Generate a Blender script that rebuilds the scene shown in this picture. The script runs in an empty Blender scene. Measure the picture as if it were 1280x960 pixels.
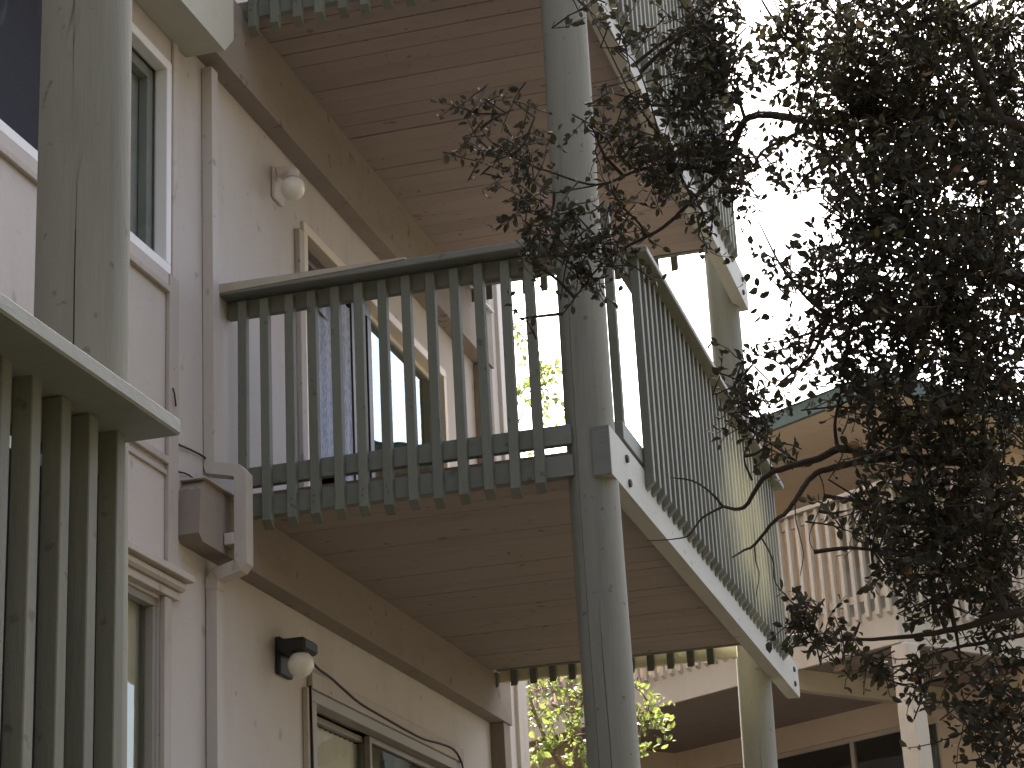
import bpy, math, random
from mathutils import Vector, Matrix

random.seed(11)
SC = bpy.context.scene
COL = SC.collection
R_ = math.radians

# ------------------------------------------------------------------ camera
# x = away from the house wall, y = along the wall into the picture, z = up; eye at the origin
F_PX = 2600.22
YAW, PITCH, ROLL = 0.257353374, 0.343187165, -0.0538081065


def cam_rows():
    ca, sa = math.cos(YAW), math.sin(YAW)
    cb, sb = math.cos(PITCH), math.sin(PITCH)
    cc, sc = math.cos(ROLL), math.sin(ROLL)
    Rz = Matrix(((ca, sa, 0), (-sa, ca, 0), (0, 0, 1)))
    B = Matrix(((1, 0, 0), (0, 0, -1), (0, 1, 0)))
    Rx = Matrix(((1, 0, 0), (0, cb, sb), (0, -sb, cb)))
    Ry = Matrix(((cc, -sc, 0), (sc, cc, 0), (0, 0, 1)))
    return Ry @ Rx @ B @ Rz


CR = cam_rows()
cam_data = bpy.data.cameras.new('camera')
cam = bpy.data.objects.new('camera', cam_data)
COL.objects.link(cam)
cam_data.sensor_fit = 'HORIZONTAL'
cam_data.sensor_width = 36.0
cam_data.lens = F_PX / 1280 * 36.0
cam_data.clip_start = 0.05
cam_data.clip_end = 3000
rr, dd, ff = CR[0], CR[1], CR[2]
cam.matrix_world = Matrix(((rr[0], -dd[0], -ff[0], 0), (rr[1], -dd[1], -ff[1], 0), (rr[2], -dd[2], -ff[2], 0), (0, 0, 0, 1)))
SC.camera = cam

# ------------------------------------------------------------------ sky, sun, exposure
SUN_AZ, SUN_EL = -32.0, 52.0            # degrees; azimuth from +y, negative towards -x (behind the house)
world = bpy.data.worlds.new('World')
SC.world = world
world.use_nodes = True
wn = world.node_tree
sky = wn.nodes.new('ShaderNodeTexSky')
sky.sky_type = 'NISHITA'
sky.sun_disc = False
sky.sun_elevation = R_(SUN_EL)
sky.sun_rotation = R_(SUN_AZ)
sky.altitude = 50
sky.air_density = 0.65
sky.dust_density = 5.0
sky.ozone_density = 1.0
bg = wn.nodes['Background']
bg.inputs['Strength'].default_value = 0.15
warm = wn.nodes.new('ShaderNodeVectorMath'); warm.operation = 'MULTIPLY'
warm.inputs[1].default_value = (1.07, 1.0, 0.88)
wn.links.new(sky.outputs[0], warm.inputs[0])
wn.links.new(warm.outputs[0], bg.inputs['Color'])
sd = bpy.data.lights.new('sun', 'SUN')
sun = bpy.data.objects.new('sun', sd)
COL.objects.link(sun)
sd.energy = 4.2
sd.angle = R_(0.53)
sd.color = (1.0, 0.94, 0.84)
to_sun = Vector((math.sin(R_(SUN_AZ)) * math.cos(R_(SUN_EL)), math.cos(R_(SUN_AZ)) * math.cos(R_(SUN_EL)), math.sin(R_(SUN_EL))))
sun.rotation_euler = to_sun.to_track_quat('Z', 'Y').to_euler()
SC.view_settings.view_transform = 'Standard'
SC.view_settings.look = 'None'
SC.view_settings.exposure = 2.85
SC.view_settings.gamma = 1.0
SC.view_settings.use_curve_mapping = False
SC.render.engine = 'CYCLES'
SC.cycles.max_bounces = 8
SC.cycles.diffuse_bounces = 5
SC.cycles.transparent_max_bounces = 16
SC.cycles.use_denoising = True


def ray(px, py):
    v = CR.transposed() @ Vector((px - 640, py - 480, F_PX))
    return v


def at_depth(px, py, d):
    """point seen at photo pixel (px, py), d metres along the view axis"""
    return ray(px, py) * (d / F_PX)


def on_x(px, py, x):
    v = ray(px, py)
    return v * (x / v.x)


# ------------------------------------------------------------------ materials
def mat(name, col, rough=0.75, amt=0.12, broad=1.2, fine=14.0, stretch=(1, 1, 1), bump=0.15, dirt=None, dirt_amt=0.0,
        rand=0.08, spec=0.3, dirt_scale=3.0, streak=None, speck=0.0, speck_scale=16.0):
    m = bpy.data.materials.new(name)
    m.use_nodes = True
    nt = m.node_tree
    N, L = nt.nodes, nt.links
    bs = N['Principled BSDF']
    bs.inputs['Roughness'].default_value = rough
    bs.inputs['Specular IOR Level'].default_value = spec
    tc = N.new('ShaderNodeTexCoord')
    oi = N.new('ShaderNodeObjectInfo')
    mul = N.new('ShaderNodeVectorMath'); mul.operation = 'SCALE'
    mul.inputs[0].default_value = (37.1, 91.7, 53.3)
    L.new(oi.outputs['Random'], mul.inputs['Scale'])
    add = N.new('ShaderNodeVectorMath'); add.operation = 'ADD'
    L.new(tc.outputs['Object'], add.inputs[0]); L.new(mul.outputs[0], add.inputs[1])
    mp = N.new('ShaderNodeMapping'); mp.inputs['Scale'].default_value = stretch
    L.new(add.outputs[0], mp.inputs['Vector'])
    n1 = N.new('ShaderNodeTexNoise'); n1.inputs['Scale'].default_value = broad; n1.inputs['Detail'].default_value = 5
    L.new(mp.outputs[0], n1.inputs['Vector'])
    n2 = N.new('ShaderNodeTexNoise'); n2.inputs['Scale'].default_value = fine; n2.inputs['Detail'].default_value = 6
    n2.inputs['Roughness'].default_value = 0.65
    L.new(mp.outputs[0], n2.inputs['Vector'])
    # value = 1 + amt*(n1-.5)*2 + amt*.6*(n2-.5)*2 + rand*(random-.5)*2
    m1 = N.new('ShaderNodeMath'); m1.operation = 'MULTIPLY_ADD'
    L.new(n1.outputs['Fac'], m1.inputs[0]); m1.inputs[1].default_value = 2 * amt; m1.inputs[2].default_value = 1 - amt
    m2 = N.new('ShaderNodeMath'); m2.operation = 'MULTIPLY_ADD'
    L.new(n2.outputs['Fac'], m2.inputs[0]); m2.inputs[1].default_value = 1.4 * amt; m2.inputs[2].default_value = -0.7 * amt
    m3 = N.new('ShaderNodeMath'); m3.operation = 'ADD'
    L.new(m1.outputs[0], m3.inputs[0]); L.new(m2.outputs[0], m3.inputs[1])
    m4 = N.new('ShaderNodeMath'); m4.operation = 'MULTIPLY_ADD'
    L.new(oi.outputs['Random'], m4.inputs[0]); m4.inputs[1].default_value = 2 * rand; m4.inputs[2].default_value = -rand
    m5 = N.new('ShaderNodeMath'); m5.operation = 'ADD'
    L.new(m3.outputs[0], m5.inputs[0]); L.new(m4.outputs[0], m5.inputs[1])
    sc = N.new('ShaderNodeVectorMath'); sc.operation = 'SCALE'
    sc.inputs[0].default_value = col
    L.new(m5.outputs[0], sc.inputs['Scale'])
    out = sc.outputs[0]
    if dirt is not None:
        nd = N.new('ShaderNodeTexNoise'); nd.inputs['Scale'].default_value = dirt_scale; nd.inputs['Detail'].default_value = 8
        nd.inputs['Roughness'].default_value = 0.7
        mp2 = N.new('ShaderNodeMapping'); mp2.inputs['Scale'].default_value = streak or stretch
        L.new(add.outputs[0], mp2.inputs['Vector'])
        L.new(mp2.outputs[0], nd.inputs['Vector'])
        cr = N.new('ShaderNodeMapRange')
        cr.inputs['From Min'].default_value = 0.5; cr.inputs['From Max'].default_value = 0.75
        cr.inputs['To Min'].default_value = 0.0; cr.inputs['To Max'].default_value = dirt_amt
        L.new(nd.outputs['Fac'], cr.inputs['Value'])
        mx = N.new('ShaderNodeMix'); mx.data_type = 'RGBA'
        L.new(cr.outputs[0], mx.inputs['Factor']); L.new(out, mx.inputs['A']); mx.inputs['B'].default_value = (*dirt, 1)
        out = mx.outputs['Result']
    if speck:
        nk = N.new('ShaderNodeTexNoise'); nk.inputs['Scale'].default_value = speck_scale; nk.inputs['Detail'].default_value = 3
        L.new(add.outputs[0], nk.inputs['Vector'])
        kr = N.new('ShaderNodeMapRange')
        kr.inputs['From Min'].default_value = 0.66; kr.inputs['From Max'].default_value = 0.73
        kr.inputs['To Min'].default_value = 0.0; kr.inputs['To Max'].default_value = speck
        L.new(nk.outputs['Fac'], kr.inputs['Value'])
        mk = N.new('ShaderNodeMix'); mk.data_type = 'RGBA'
        L.new(kr.outputs[0], mk.inputs['Factor']); L.new(out, mk.inputs['A'])
        mk.inputs['B'].default_value = (col[0] * .3, col[1] * .27, col[2] * .25, 1)
        out = mk.outputs['Result']
    L.new(out, bs.inputs['Base Color'])
    bp = N.new('ShaderNodeBump'); bp.inputs['Strength'].default_value = bump; bp.inputs['Distance'].default_value = 0.01
    L.new(n2.outputs['Fac'], bp.inputs['Height']); L.new(bp.outputs[0], bs.inputs['Normal'])
    return m


def plain(name, col, rough=0.5, spec=0.4, metal=0.0):
    m = bpy.data.materials.new(name)
    m.use_nodes = True
    b = m.node_tree.nodes['Principled BSDF']
    b.inputs['Base Color'].default_value = (*col, 1)
    b.inputs['Roughness'].default_value = rough
    b.inputs['Specular IOR Level'].default_value = spec
    b.inputs['Metallic'].default_value = metal
    return m


def glass(name, tint=(0.75, 0.78, 0.78), ior=1.75):
    m = bpy.data.materials.new(name)
    m.use_nodes = True
    nt = m.node_tree
    nt.nodes.remove(nt.nodes['Principled BSDF'])
    fr = nt.nodes.new('ShaderNodeFresnel'); fr.inputs['IOR'].default_value = ior
    tr = nt.nodes.new('ShaderNodeBsdfTransparent'); tr.inputs['Color'].default_value = (*tint, 1)
    gl = nt.nodes.new('ShaderNodeBsdfGlossy'); gl.inputs['Roughness'].default_value = 0.015; gl.inputs['Color'].default_value = (0.80, 0.96, 1.0, 1)
    ns = nt.nodes.new('ShaderNodeTexNoise'); ns.inputs['Scale'].default_value = 2.5
    tc = nt.nodes.new('ShaderNodeTexCoord'); nt.links.new(tc.outputs['Object'], ns.inputs['Vector'])
    bp = nt.nodes.new('ShaderNodeBump'); bp.inputs['Strength'].default_value = 0.03; bp.inputs['Distance'].default_value = 0.05
    nt.links.new(ns.outputs['Fac'], bp.inputs['Height'])
    nt.links.new(bp.outputs[0], gl.inputs['Normal'])
    mx = nt.nodes.new('ShaderNodeMixShader')
    nt.links.new(fr.outputs[0], mx.inputs[0]); nt.links.new(tr.outputs[0], mx.inputs[1]); nt.links.new(gl.outputs[0], mx.inputs[2])
    nt.links.new(mx.outputs[0], nt.nodes['Material Output'].inputs['Surface'])
    return m


def leaf_mat(name, ramp, trans=0.25, rough=0.45, spec=0.4, tcol=(0.25, 0.38, 0.04)):
    """leaf colour varies leaf by leaf through a point attribute 'tone' (0..1)"""
    m = bpy.data.materials.new(name)
    m.use_nodes = True
    nt = m.node_tree
    b = nt.nodes['Principled BSDF']
    at = nt.nodes.new('ShaderNodeAttribute'); at.attribute_name = 'tone'
    rp = nt.nodes.new('ShaderNodeValToRGB')
    els = rp.color_ramp.elements
    for i, (p, c) in enumerate(ramp):
        e = els[i] if i < 2 else els.new(p)
        e.position = p; e.color = (*c, 1)
    nt.links.new(at.outputs['Fac'], rp.inputs[0])
    nt.links.new(rp.outputs[0], b.inputs['Base Color'])
    b.inputs['Roughness'].default_value = rough
    b.inputs['Specular IOR Level'].default_value = spec
    tl = nt.nodes.new('ShaderNodeBsdfTranslucent'); tl.inputs['Color'].default_value = (*tcol, 1)
    mx = nt.nodes.new('ShaderNodeMixShader'); mx.inputs[0].default_value = trans
    nt.links.new(b.outputs[0], mx.inputs[1]); nt.links.new(tl.outputs[0], mx.inputs[2])
    nt.links.new(mx.outputs[0], nt.nodes['Material Output'].inputs['Surface'])
    return m


SAGE = (0.162, 0.168, 0.138)
M = {}
M['stucco'] = mat('stucco', (0.50, 0.46, 0.435), 0.9, 0.06, 0.7, 60, bump=0.18, dirt=(0.27, 0.23, 0.20), dirt_amt=0.30, dirt_scale=1.6, streak=(1.4, 1.4, 0.5), rand=0, speck=0.35, speck_scale=9)
M['trim'] = mat('beige_trim', (0.45, 0.405, 0.37), 0.75, 0.08, 1.5, 30, (3, 3, 0.6), dirt=(0.22, 0.17, 0.14), dirt_amt=0.4, speck=0.5, speck_scale=18)
M['ledger'] = mat('ledger_paint', (0.25, 0.213, 0.182), 0.85, 0.05, 1.3, 30, (1.2, 0.7, 2), bump=0.12, dirt=(0.14, 0.11, 0.09), dirt_amt=0.45, dirt_scale=3, rand=0, speck=0.6, speck_scale=12)
M['soffit'] = mat('soffit_board', (0.275, 0.228, 0.205), 0.85, 0.05, 1.6, 20, (0.7, 2, 2), bump=0.12, dirt=(0.16, 0.125, 0.105), dirt_amt=0.35, dirt_scale=1.6, rand=0.045, streak=(1.0, 3, 3), speck=0.6, speck_scale=14)
M['sage'] = mat('sage_paint', SAGE, 0.7, 0.11, 2.0, 26, (3, 3, 0.5), bump=0.25, dirt=(0.10, 0.105, 0.085), dirt_amt=0.5, rand=0.10, speck=0.5, speck_scale=18)
M['sage_h'] = mat('sage_paint_rail', (0.172, 0.182, 0.155), 0.62, 0.11, 1.6, 22, (1, 1, 2.5), bump=0.22, dirt=(0.11, 0.11, 0.09), dirt_amt=0.45, rand=0.06, speck=0.5, speck_scale=16)
M['pole'] = mat('pole_paint', (0.222, 0.222, 0.185), 0.75, 0.10, 1.6, 34, (4, 4, 0.28), bump=0.3, dirt=(0.10, 0.10, 0.075), dirt_amt=0.55, dirt_scale=2.0, rand=0.03, speck=0.55, speck_scale=21)
M['beam'] = mat('beam_paint', (0.36, 0.36, 0.325), 0.7, 0.07, 1.2, 24, (2, 0.4, 3), bump=0.2, dirt=(0.26, 0.24, 0.19), dirt_amt=0.4, rand=0.03, speck=0.5, speck_scale=14)
M['box'] = mat('pale_sage_paint', (0.42, 0.42, 0.36), 0.7, 0.06, 1.2, 24, bump=0.12, dirt=(0.2, 0.19, 0.14), dirt_amt=0.45, dirt_scale=2.4, rand=0)
M['skirt'] = mat('sun_glow_board', (0.74, 0.68, 0.46), 0.75, 0.06, 1.2, 24, bump=0.1, rand=0)  # cream stands for sun glow on the band, put into the board's colour
M['cap'] = mat('worn_cap_paint', (0.30, 0.315, 0.29), 0.6, 0.10, 1.6, 22, (1, 1, 2.5), bump=0.22, dirt=(0.17, 0.17, 0.14), dirt_amt=0.5, rand=0)
M['slate'] = mat('slate_reflection', (0.062, 0.06, 0.075), 0.9, 0.05, 1, 20, bump=0.02, rand=0)
M['white'] = mat('white_vinyl', (0.78, 0.77, 0.78), 0.45, 0.04, 2, 20, bump=0.03, rand=0)
M['cream'] = mat('cream_frame', (0.62, 0.55, 0.45), 0.5, 0.06, 2, 30, bump=0.05, rand=0)
M['alu'] = mat('grey_aluminium', (0.28, 0.26, 0.24), 0.45, 0.1, 3, 40, bump=0.05, rand=0)
M['darkframe'] = plain('gap_shade_dark', (0.022, 0.02, 0.022), 0.5)
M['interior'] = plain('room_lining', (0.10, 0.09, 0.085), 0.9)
M['black'] = plain('black_plastic', (0.025, 0.025, 0.027), 0.5)
M['cable'] = plain('black_cable', (0.015, 0.014, 0.014), 0.55)
M['bolt'] = plain('rusty_bolt', (0.06, 0.055, 0.05), 0.7)
M['globe'] = mat('opal_globe', (0.78, 0.75, 0.69), 0.3, 0.08, 8, 60, bump=0.03, dirt=(0.40, 0.34, 0.28), dirt_amt=0.4, spec=0.5, rand=0)
M['whitebr'] = mat('white_bracket', (0.58, 0.53, 0.50), 0.6, 0.08, 10, 60, bump=0.1, dirt=(0.30, 0.24, 0.2), dirt_amt=0.5, rand=0)
M['pipe'] = mat('pipe_paint', (0.48, 0.44, 0.405), 0.6, 0.06, 1.4, 30, (2, 2, 0.4), bump=0.08, dirt=(0.34, 0.28, 0.24), dirt_amt=0.4, rand=0, speck=0.4, speck_scale=14)
M['glass'] = glass('window_glass')
M['glass_door'] = glass('reflective_door_glass', (0.7, 0.74, 0.75), 2.9)
M['glass_dim'] = glass('dim_window_glass', (0.8, 0.82, 0.82), 1.04)
M['glass2'] = glass('clear_window_glass', (0.9, 0.91, 0.9), 1.45)
M['blind'] = mat('cream_blind', (0.86, 0.82, 0.73), 0.8, 0.05, 3, 30, bump=0.05, rand=0.05)
M['wingwall'] = mat('tan_stucco', (0.57, 0.47, 0.35), 0.9, 0.06, 0.8, 50, bump=0.2, dirt=(0.36, 0.25, 0.17), dirt_amt=0.3, rand=0, speck=0.3, speck_scale=6)
M['wingtrim'] = mat('tan_timber', (0.43, 0.385, 0.31), 0.8, 0.07, 1.5, 24, (2, 2, 0.6), bump=0.15, dirt=(0.30, 0.22, 0.16), dirt_amt=0.4, rand=0.06)
M['roofmetal'] = mat('green_roof_metal', (0.075, 0.11, 0.095), 0.6, 0.08, 2, 20, bump=0.05, rand=0)
M['roof'] = mat('roof_felt', (0.14, 0.13, 0.12), 0.95, 0.15, 3, 40, bump=0.3, rand=0)
M['ground'] = mat('ivy_ground', (0.042, 0.037, 0.025), 0.95, 0.18, 0.15, 3.0, bump=0.4, dirt=(0.025, 0.03, 0.014), dirt_amt=0.7, dirt_scale=0.25, rand=0)
M['bark'] = mat('oak_bark', (0.055, 0.045, 0.04), 0.95, 0.3, 6, 60, bump=0.8, rand=0.05)
M['bark2'] = mat('shrub_bark', (0.14, 0.10, 0.08), 0.95, 0.25, 6, 60, bump=0.5, rand=0.05)
M['oakleaf'] = leaf_mat('oak_leaf', [(0.0, (0.026, 0.026, 0.019)), (0.75, (0.055, 0.054, 0.036)), (0.92, (0.10, 0.11, 0.04)), (1.0, (0.24, 0.15, 0.08))], 0.08, 0.6, 0.2, (0.10, 0.10, 0.05))
M['shrubleaf'] = leaf_mat('shrub_leaf', [(0.0, (0.05, 0.09, 0.02)), (0.6, (0.11, 0.17, 0.03)), (1.0, (0.22, 0.24, 0.05))], 0.24, 0.5, 0.3, (0.32, 0.38, 0.10))


# reflected sunlight painted onto the far side balusters: soft-edged patch in world space
def add_sun_patch(m, centre, radius, col, amount):
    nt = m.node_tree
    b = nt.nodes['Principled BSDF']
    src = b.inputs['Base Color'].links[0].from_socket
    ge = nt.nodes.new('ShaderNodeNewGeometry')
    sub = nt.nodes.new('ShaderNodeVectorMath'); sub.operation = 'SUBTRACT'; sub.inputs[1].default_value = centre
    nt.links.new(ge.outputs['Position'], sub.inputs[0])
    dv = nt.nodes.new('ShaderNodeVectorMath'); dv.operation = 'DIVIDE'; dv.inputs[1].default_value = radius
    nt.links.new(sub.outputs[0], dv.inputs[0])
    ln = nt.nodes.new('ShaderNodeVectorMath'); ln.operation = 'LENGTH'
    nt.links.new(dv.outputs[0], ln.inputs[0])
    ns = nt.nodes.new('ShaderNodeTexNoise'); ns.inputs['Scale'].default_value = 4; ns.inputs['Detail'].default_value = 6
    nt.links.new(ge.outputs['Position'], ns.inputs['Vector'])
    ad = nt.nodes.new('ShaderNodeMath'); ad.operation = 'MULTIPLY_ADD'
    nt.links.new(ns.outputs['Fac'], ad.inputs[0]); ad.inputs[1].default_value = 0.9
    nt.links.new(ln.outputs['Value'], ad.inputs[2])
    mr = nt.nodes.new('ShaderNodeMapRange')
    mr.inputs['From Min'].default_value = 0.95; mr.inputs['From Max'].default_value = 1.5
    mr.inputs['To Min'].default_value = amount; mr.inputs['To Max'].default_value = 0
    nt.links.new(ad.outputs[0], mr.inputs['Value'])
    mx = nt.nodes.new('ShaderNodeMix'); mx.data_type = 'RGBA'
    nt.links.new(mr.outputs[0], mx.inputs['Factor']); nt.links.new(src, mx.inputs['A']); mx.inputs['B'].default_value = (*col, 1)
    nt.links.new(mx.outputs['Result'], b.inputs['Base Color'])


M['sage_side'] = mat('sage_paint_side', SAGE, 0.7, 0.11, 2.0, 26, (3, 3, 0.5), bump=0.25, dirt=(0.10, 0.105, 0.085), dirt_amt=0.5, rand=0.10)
add_sun_patch(M['sage_side'], (-1.83, 12.55, 3.55), (2.0, 1.0, 0.72), (0.40, 0.39, 0.27), 0.62)


# ------------------------------------------------------------------ mesh helpers
class MB:
    def __init__(s):
        s.v, s.f, s.smooth = [], [], []

    def box(s, a, b, ch=0.003):
        """chamfered axis-aligned box"""
        lo = [min(a[i], b[i]) for i in range(3)]; hi = [max(a[i], b[i]) for i in range(3)]
        ch = min(ch, *[(hi[i] - lo[i]) * 0.3 for i in range(3)])
        base = len(s.v)
        idx = {}
        for sx in (0, 1):
            for sy in (0, 1):
                for sz in (0, 1):
                    c = [(lo, hi)[k][i] for i, k in enumerate((sx, sy, sz))]
                    sg = [1 if k == 0 else -1 for k in (sx, sy, sz)]
                    for ax in range(3):      # vertex lying on the face normal to ax
                        p = list(c)
                        for o in range(3):
                            if o != ax:
                                p[o] += sg[o] * ch
                        idx[(sx, sy, sz, ax)] = base + len(s.v) - base
                        s.v.append(tuple(p))
        def g(k, ax): return idx[(*k, ax)]
        for ax in range(3):
            o1, o2 = [(1, 2), (2, 0), (0, 1)][ax]
            for side in (0, 1):
                ks = []
                for (u, w) in ((0, 0), (1, 0), (1, 1), (0, 1)):
                    k = [0, 0, 0]; k[ax] = side; k[o1] = u; k[o2] = w
                    ks.append(tuple(k))
                q = [g(k, ax) for k in ks]
                s.f.append(q if side else q[::-1])
        for ax in range(3):                   # edges along ax
            o1, o2 = [(1, 2), (2, 0), (0, 1)][ax]
            for u in (0, 1):
                for w in (0, 1):
                    k0 = [0, 0, 0]; k0[o1] = u; k0[o2] = w; k1 = list(k0); k1[ax] = 1
                    k0, k1 = tuple(k0), tuple(k1)
                    q = [g(k0, o1), g(k1, o1), g(k1, o2), g(k0, o2)]
                    s.f.append(q if (u == w) else q[::-1])
        for sx in (0, 1):
            for sy in (0, 1):
                for sz in (0, 1):
                    k = (sx, sy, sz)
                    t = [g(k, 0), g(k, 1), g(k, 2)]
                    s.f.append(t if (sx + sy + sz) % 2 else t[::-1])
        return s

    def hexa(s, p):
        """8 corners: bottom 0-3 ccw seen from above, top 4-7"""
        b = len(s.v)
        s.v += [tuple(q) for q in p]
        for f in ((3, 2, 1, 0), (4, 5, 6, 7), (0, 1, 5, 4), (1, 2, 6, 5), (2, 3, 7, 6), (3, 0, 4, 7)):
            s.f.append([b + i for i in f])
        return s

    def poly(s, pts, thick):
        """flat polygon pts (list of 3d) extruded by the vector thick"""
        b = len(s.v); n = len(pts)
        t = Vector(thick)
        s.v += [tuple(p) for p in pts] + [tuple(Vector(p) + t) for p in pts]
        s.f.append([b + i for i in range(n)][::-1])
        s.f.append([b + n + i for i in range(n)])
        for i in range(n):
            j = (i + 1) % n
            s.f.append([b + i, b + j, b + n + j, b + n + i])
        return s

    def quad(s, a, b_, c, d):
        b = len(s.v)
        s.v += [tuple(a), tuple(b_), tuple(c), tuple(d)]
        s.f.append([b, b + 1, b + 2, b + 3])
        return s

    def tube(s, pts, rad, n=8, cap=True):
        pts = [Vector(p) for p in pts]
        if not hasattr(rad, '__len__'):
            rad = [rad] * len(pts)
        b = len(s.v)
        prev = None
        for i, p in enumerate(pts):
            d = (pts[min(i + 1, len(pts) - 1)] - pts[max(i - 1, 0)])
            d = d.normalized() if d.length > 1e-9 else Vector((0, 0, 1))
            if prev is None:
                a = d.orthogonal().normalized()
            else:
                a = (prev - d * prev.dot(d))
                a = a.normalized() if a.length > 1e-6 else d.orthogonal().normalized()
            prev = a
            c = d.cross(a)
            for k in range(n):
                t = 2 * math.pi * k / n
                s.v.append(tuple(p + (a * math.cos(t) + c * math.sin(t)) * rad[i]))
        for i in range(len(pts) - 1):
            for k in range(n):
                k2 = (k + 1) % n
                s.f.append([b + i * n + k, b + i * n + k2, b + (i + 1) * n + k2, b + (i + 1) * n + k])
        if cap:
            s.f.append([b + k for k in range(n)][::-1])
            s.f.append([b + (len(pts) - 1) * n + k for k in range(n)])
        return s

    def rect_sweep(s, pts, w, d):
        """rectangular pipe running in the x-z plane and slightly in y; w = size along y, d = size across"""
        pts = [Vector(p) for p in pts]
        b = len(s.v)
        for i, p in enumerate(pts):
            d0 = (p - pts[i - 1]).normalized() if i else (pts[1] - p).normalized()
            d1 = (pts[i + 1] - p).normalized() if i < len(pts) - 1 else d0
            t = (d0 + d1).normalized()
            y = Vector((0, 1, 0))
            nrm = y.cross(t).normalized()
            k = 1 / max(0.5, t.dot(d0))
            for sy, sn in ((-1, -1), (1, -1), (1, 1), (-1, 1)):
                s.v.append(tuple(p + y * (sy * w / 2) + nrm * (sn * d / 2 * k)))
        for i in range(len(pts) - 1):
            for k in range(4):
                k2 = (k + 1) % 4
                s.f.append([b + i * 4 + k, b + i * 4 + k2, b + (i + 1) * 4 + k2, b + (i + 1) * 4 + k])
        s.f.append([b, b + 1, b + 2, b + 3]); e = b + (len(pts) - 1) * 4
        s.f.append([e + 3, e + 2, e + 1, e])
        return s

    def sphere(s, c, r, n=24, m=14):
        b = len(s.v)
        for i in range(m + 1):
            ph = math.pi * i / m
            for k in range(n):
                t = 2 * math.pi * k / n
                s.v.append((c[0] + r * math.sin(ph) * math.cos(t), c[1] + r * math.sin(ph) * math.sin(t), c[2] + r * math.cos(ph)))
        for i in range(m):
            for k in range(n):
                k2 = (k + 1) % n
                s.f.append([b + i * n + k, b + (i + 1) * n + k, b + (i + 1) * n + k2, b + i * n + k2])
        return s

    def mesh(s, name, m, smooth=False):
        me = bpy.data.meshes.new(name)
        me.from_pydata(s.v, [], s.f)
        me.validate(); me.update()
        if smooth:
            me.polygons.foreach_set('use_smooth', [True] * len(me.polygons))
        me.materials.append(m)
        return me

    def build(s, name, m, parent=None, loc=(0, 0, 0), smooth=False):
        return place(name, s.mesh(name, m, smooth), parent, loc)


def fix_normals(o):
    import bmesh
    bm = bmesh.new(); bm.from_mesh(o.data)
    bmesh.ops.recalc_face_normals(bm, faces=bm.faces)
    bm.to_mesh(o.data); bm.free()
    return o


def place(name, me, parent=None, loc=(0, 0, 0), rot=None):
    o = bpy.data.objects.new(name, me)
    COL.objects.link(o)
    o.location = loc
    if rot:
        o.rotation_euler = rot
    if parent is not None:
        o.parent = parent
        if parent.parent is None and parent.type == 'EMPTY':
            o.location = Vector(loc) - Vector(parent.location) if parent.rotation_euler[2] == 0 else Vector(loc)
    return o


def thing(name, label, cat, loc=(0, 0, 0), rz=0.0, group=None):
    o = bpy.data.objects.new(name, None)
    COL.objects.link(o)
    o.empty_display_size = 0.2
    o.location = loc
    o.rotation_euler = (0, 0, rz)
    tag(o, label, cat, group)
    return o


def tag(o, label, cat, group=None):
    o['label'] = label; o['category'] = cat
    if group:
        o['group'] = group
    return o


def stuff(o):
    o['kind'] = 'stuff'
    return o


# ------------------------------------------------------------------ ground
GZ = -1.6
g = MB()
NG = 48
for i in range(NG + 1):
    for j in range(NG + 1):
        sx, sy = (i / NG * 2 - 1), (j / NG * 2 - 1)
        x = math.copysign(abs(sx) ** 2.2 * 700, sx); y = math.copysign(abs(sy) ** 2.2 * 700, sy)
        sky_block = min(26.0, max(0.0, -y - 4.5) * 1.6)  # unseen slope added behind the eye to block low sky light
        if y < 40:
            sky_block = max(sky_block, min(22.0, max(0.0, x - 5.5) * 1.3) * min(1, max(0, (30 - y) / 14)))  # second added slope, shutting out sky light from the open side
        if x < -16:
            sky_block = 0.0
        g.v.append((x, y, GZ + sky_block + (0.0 if max(abs(x), abs(y)) < 25 else random.uniform(-.3, .1))))
for i in range(NG):
    for j in range(NG):
        a = i * (NG + 1) + j
        g.f.append([a, a + NG + 1, a + NG + 2, a + 1])
gr = g.build('ground', M['ground']); gr['kind'] = 'structure'

# ------------------------------------------------------------------ main house
WX = -3.70            # wall face
house = thing('apartment_building', 'pinkish beige stucco apartment wing on the left carrying the stacked green-railed balconies', 'building', (WX, 8.0, GZ))


def wall_with_holes(y0, y1, z0, z1, holes, x, reveal):
    m = MB()
    ys = sorted({y0, y1, *[h[0] for h in holes], *[h[1] for h in holes]})
    zs = sorted({z0, z1, *[h[2] for h in holes], *[h[3] for h in holes]})
    for i in range(len(ys) - 1):
        for j in range(len(zs) - 1):
            cy, cz = (ys[i] + ys[i + 1]) / 2, (zs[j] + zs[j + 1]) / 2
            if any(h[0] < cy < h[1] and h[2] < cz < h[3] for h in holes):
                continue
            m.quad((x, ys[i], zs[j]), (x, ys[i + 1], zs[j]), (x, ys[i + 1], zs[j + 1]), (x, ys[i], zs[j + 1]))
    for (a, b, c, d) in holes:
        xi = x - reveal
        m.quad((x, a, c), (xi, a, c), (xi, b, c), (x, b, c))
        m.quad((x, a, d), (x, b, d), (xi, b, d), (xi, a, d))
        m.quad((x, a, c), (x, a, d), (xi, a, d), (xi, a, c))
        m.quad((x, b, c), (xi, b, c), (xi, b, d), (x, b, d))
    return m


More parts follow.
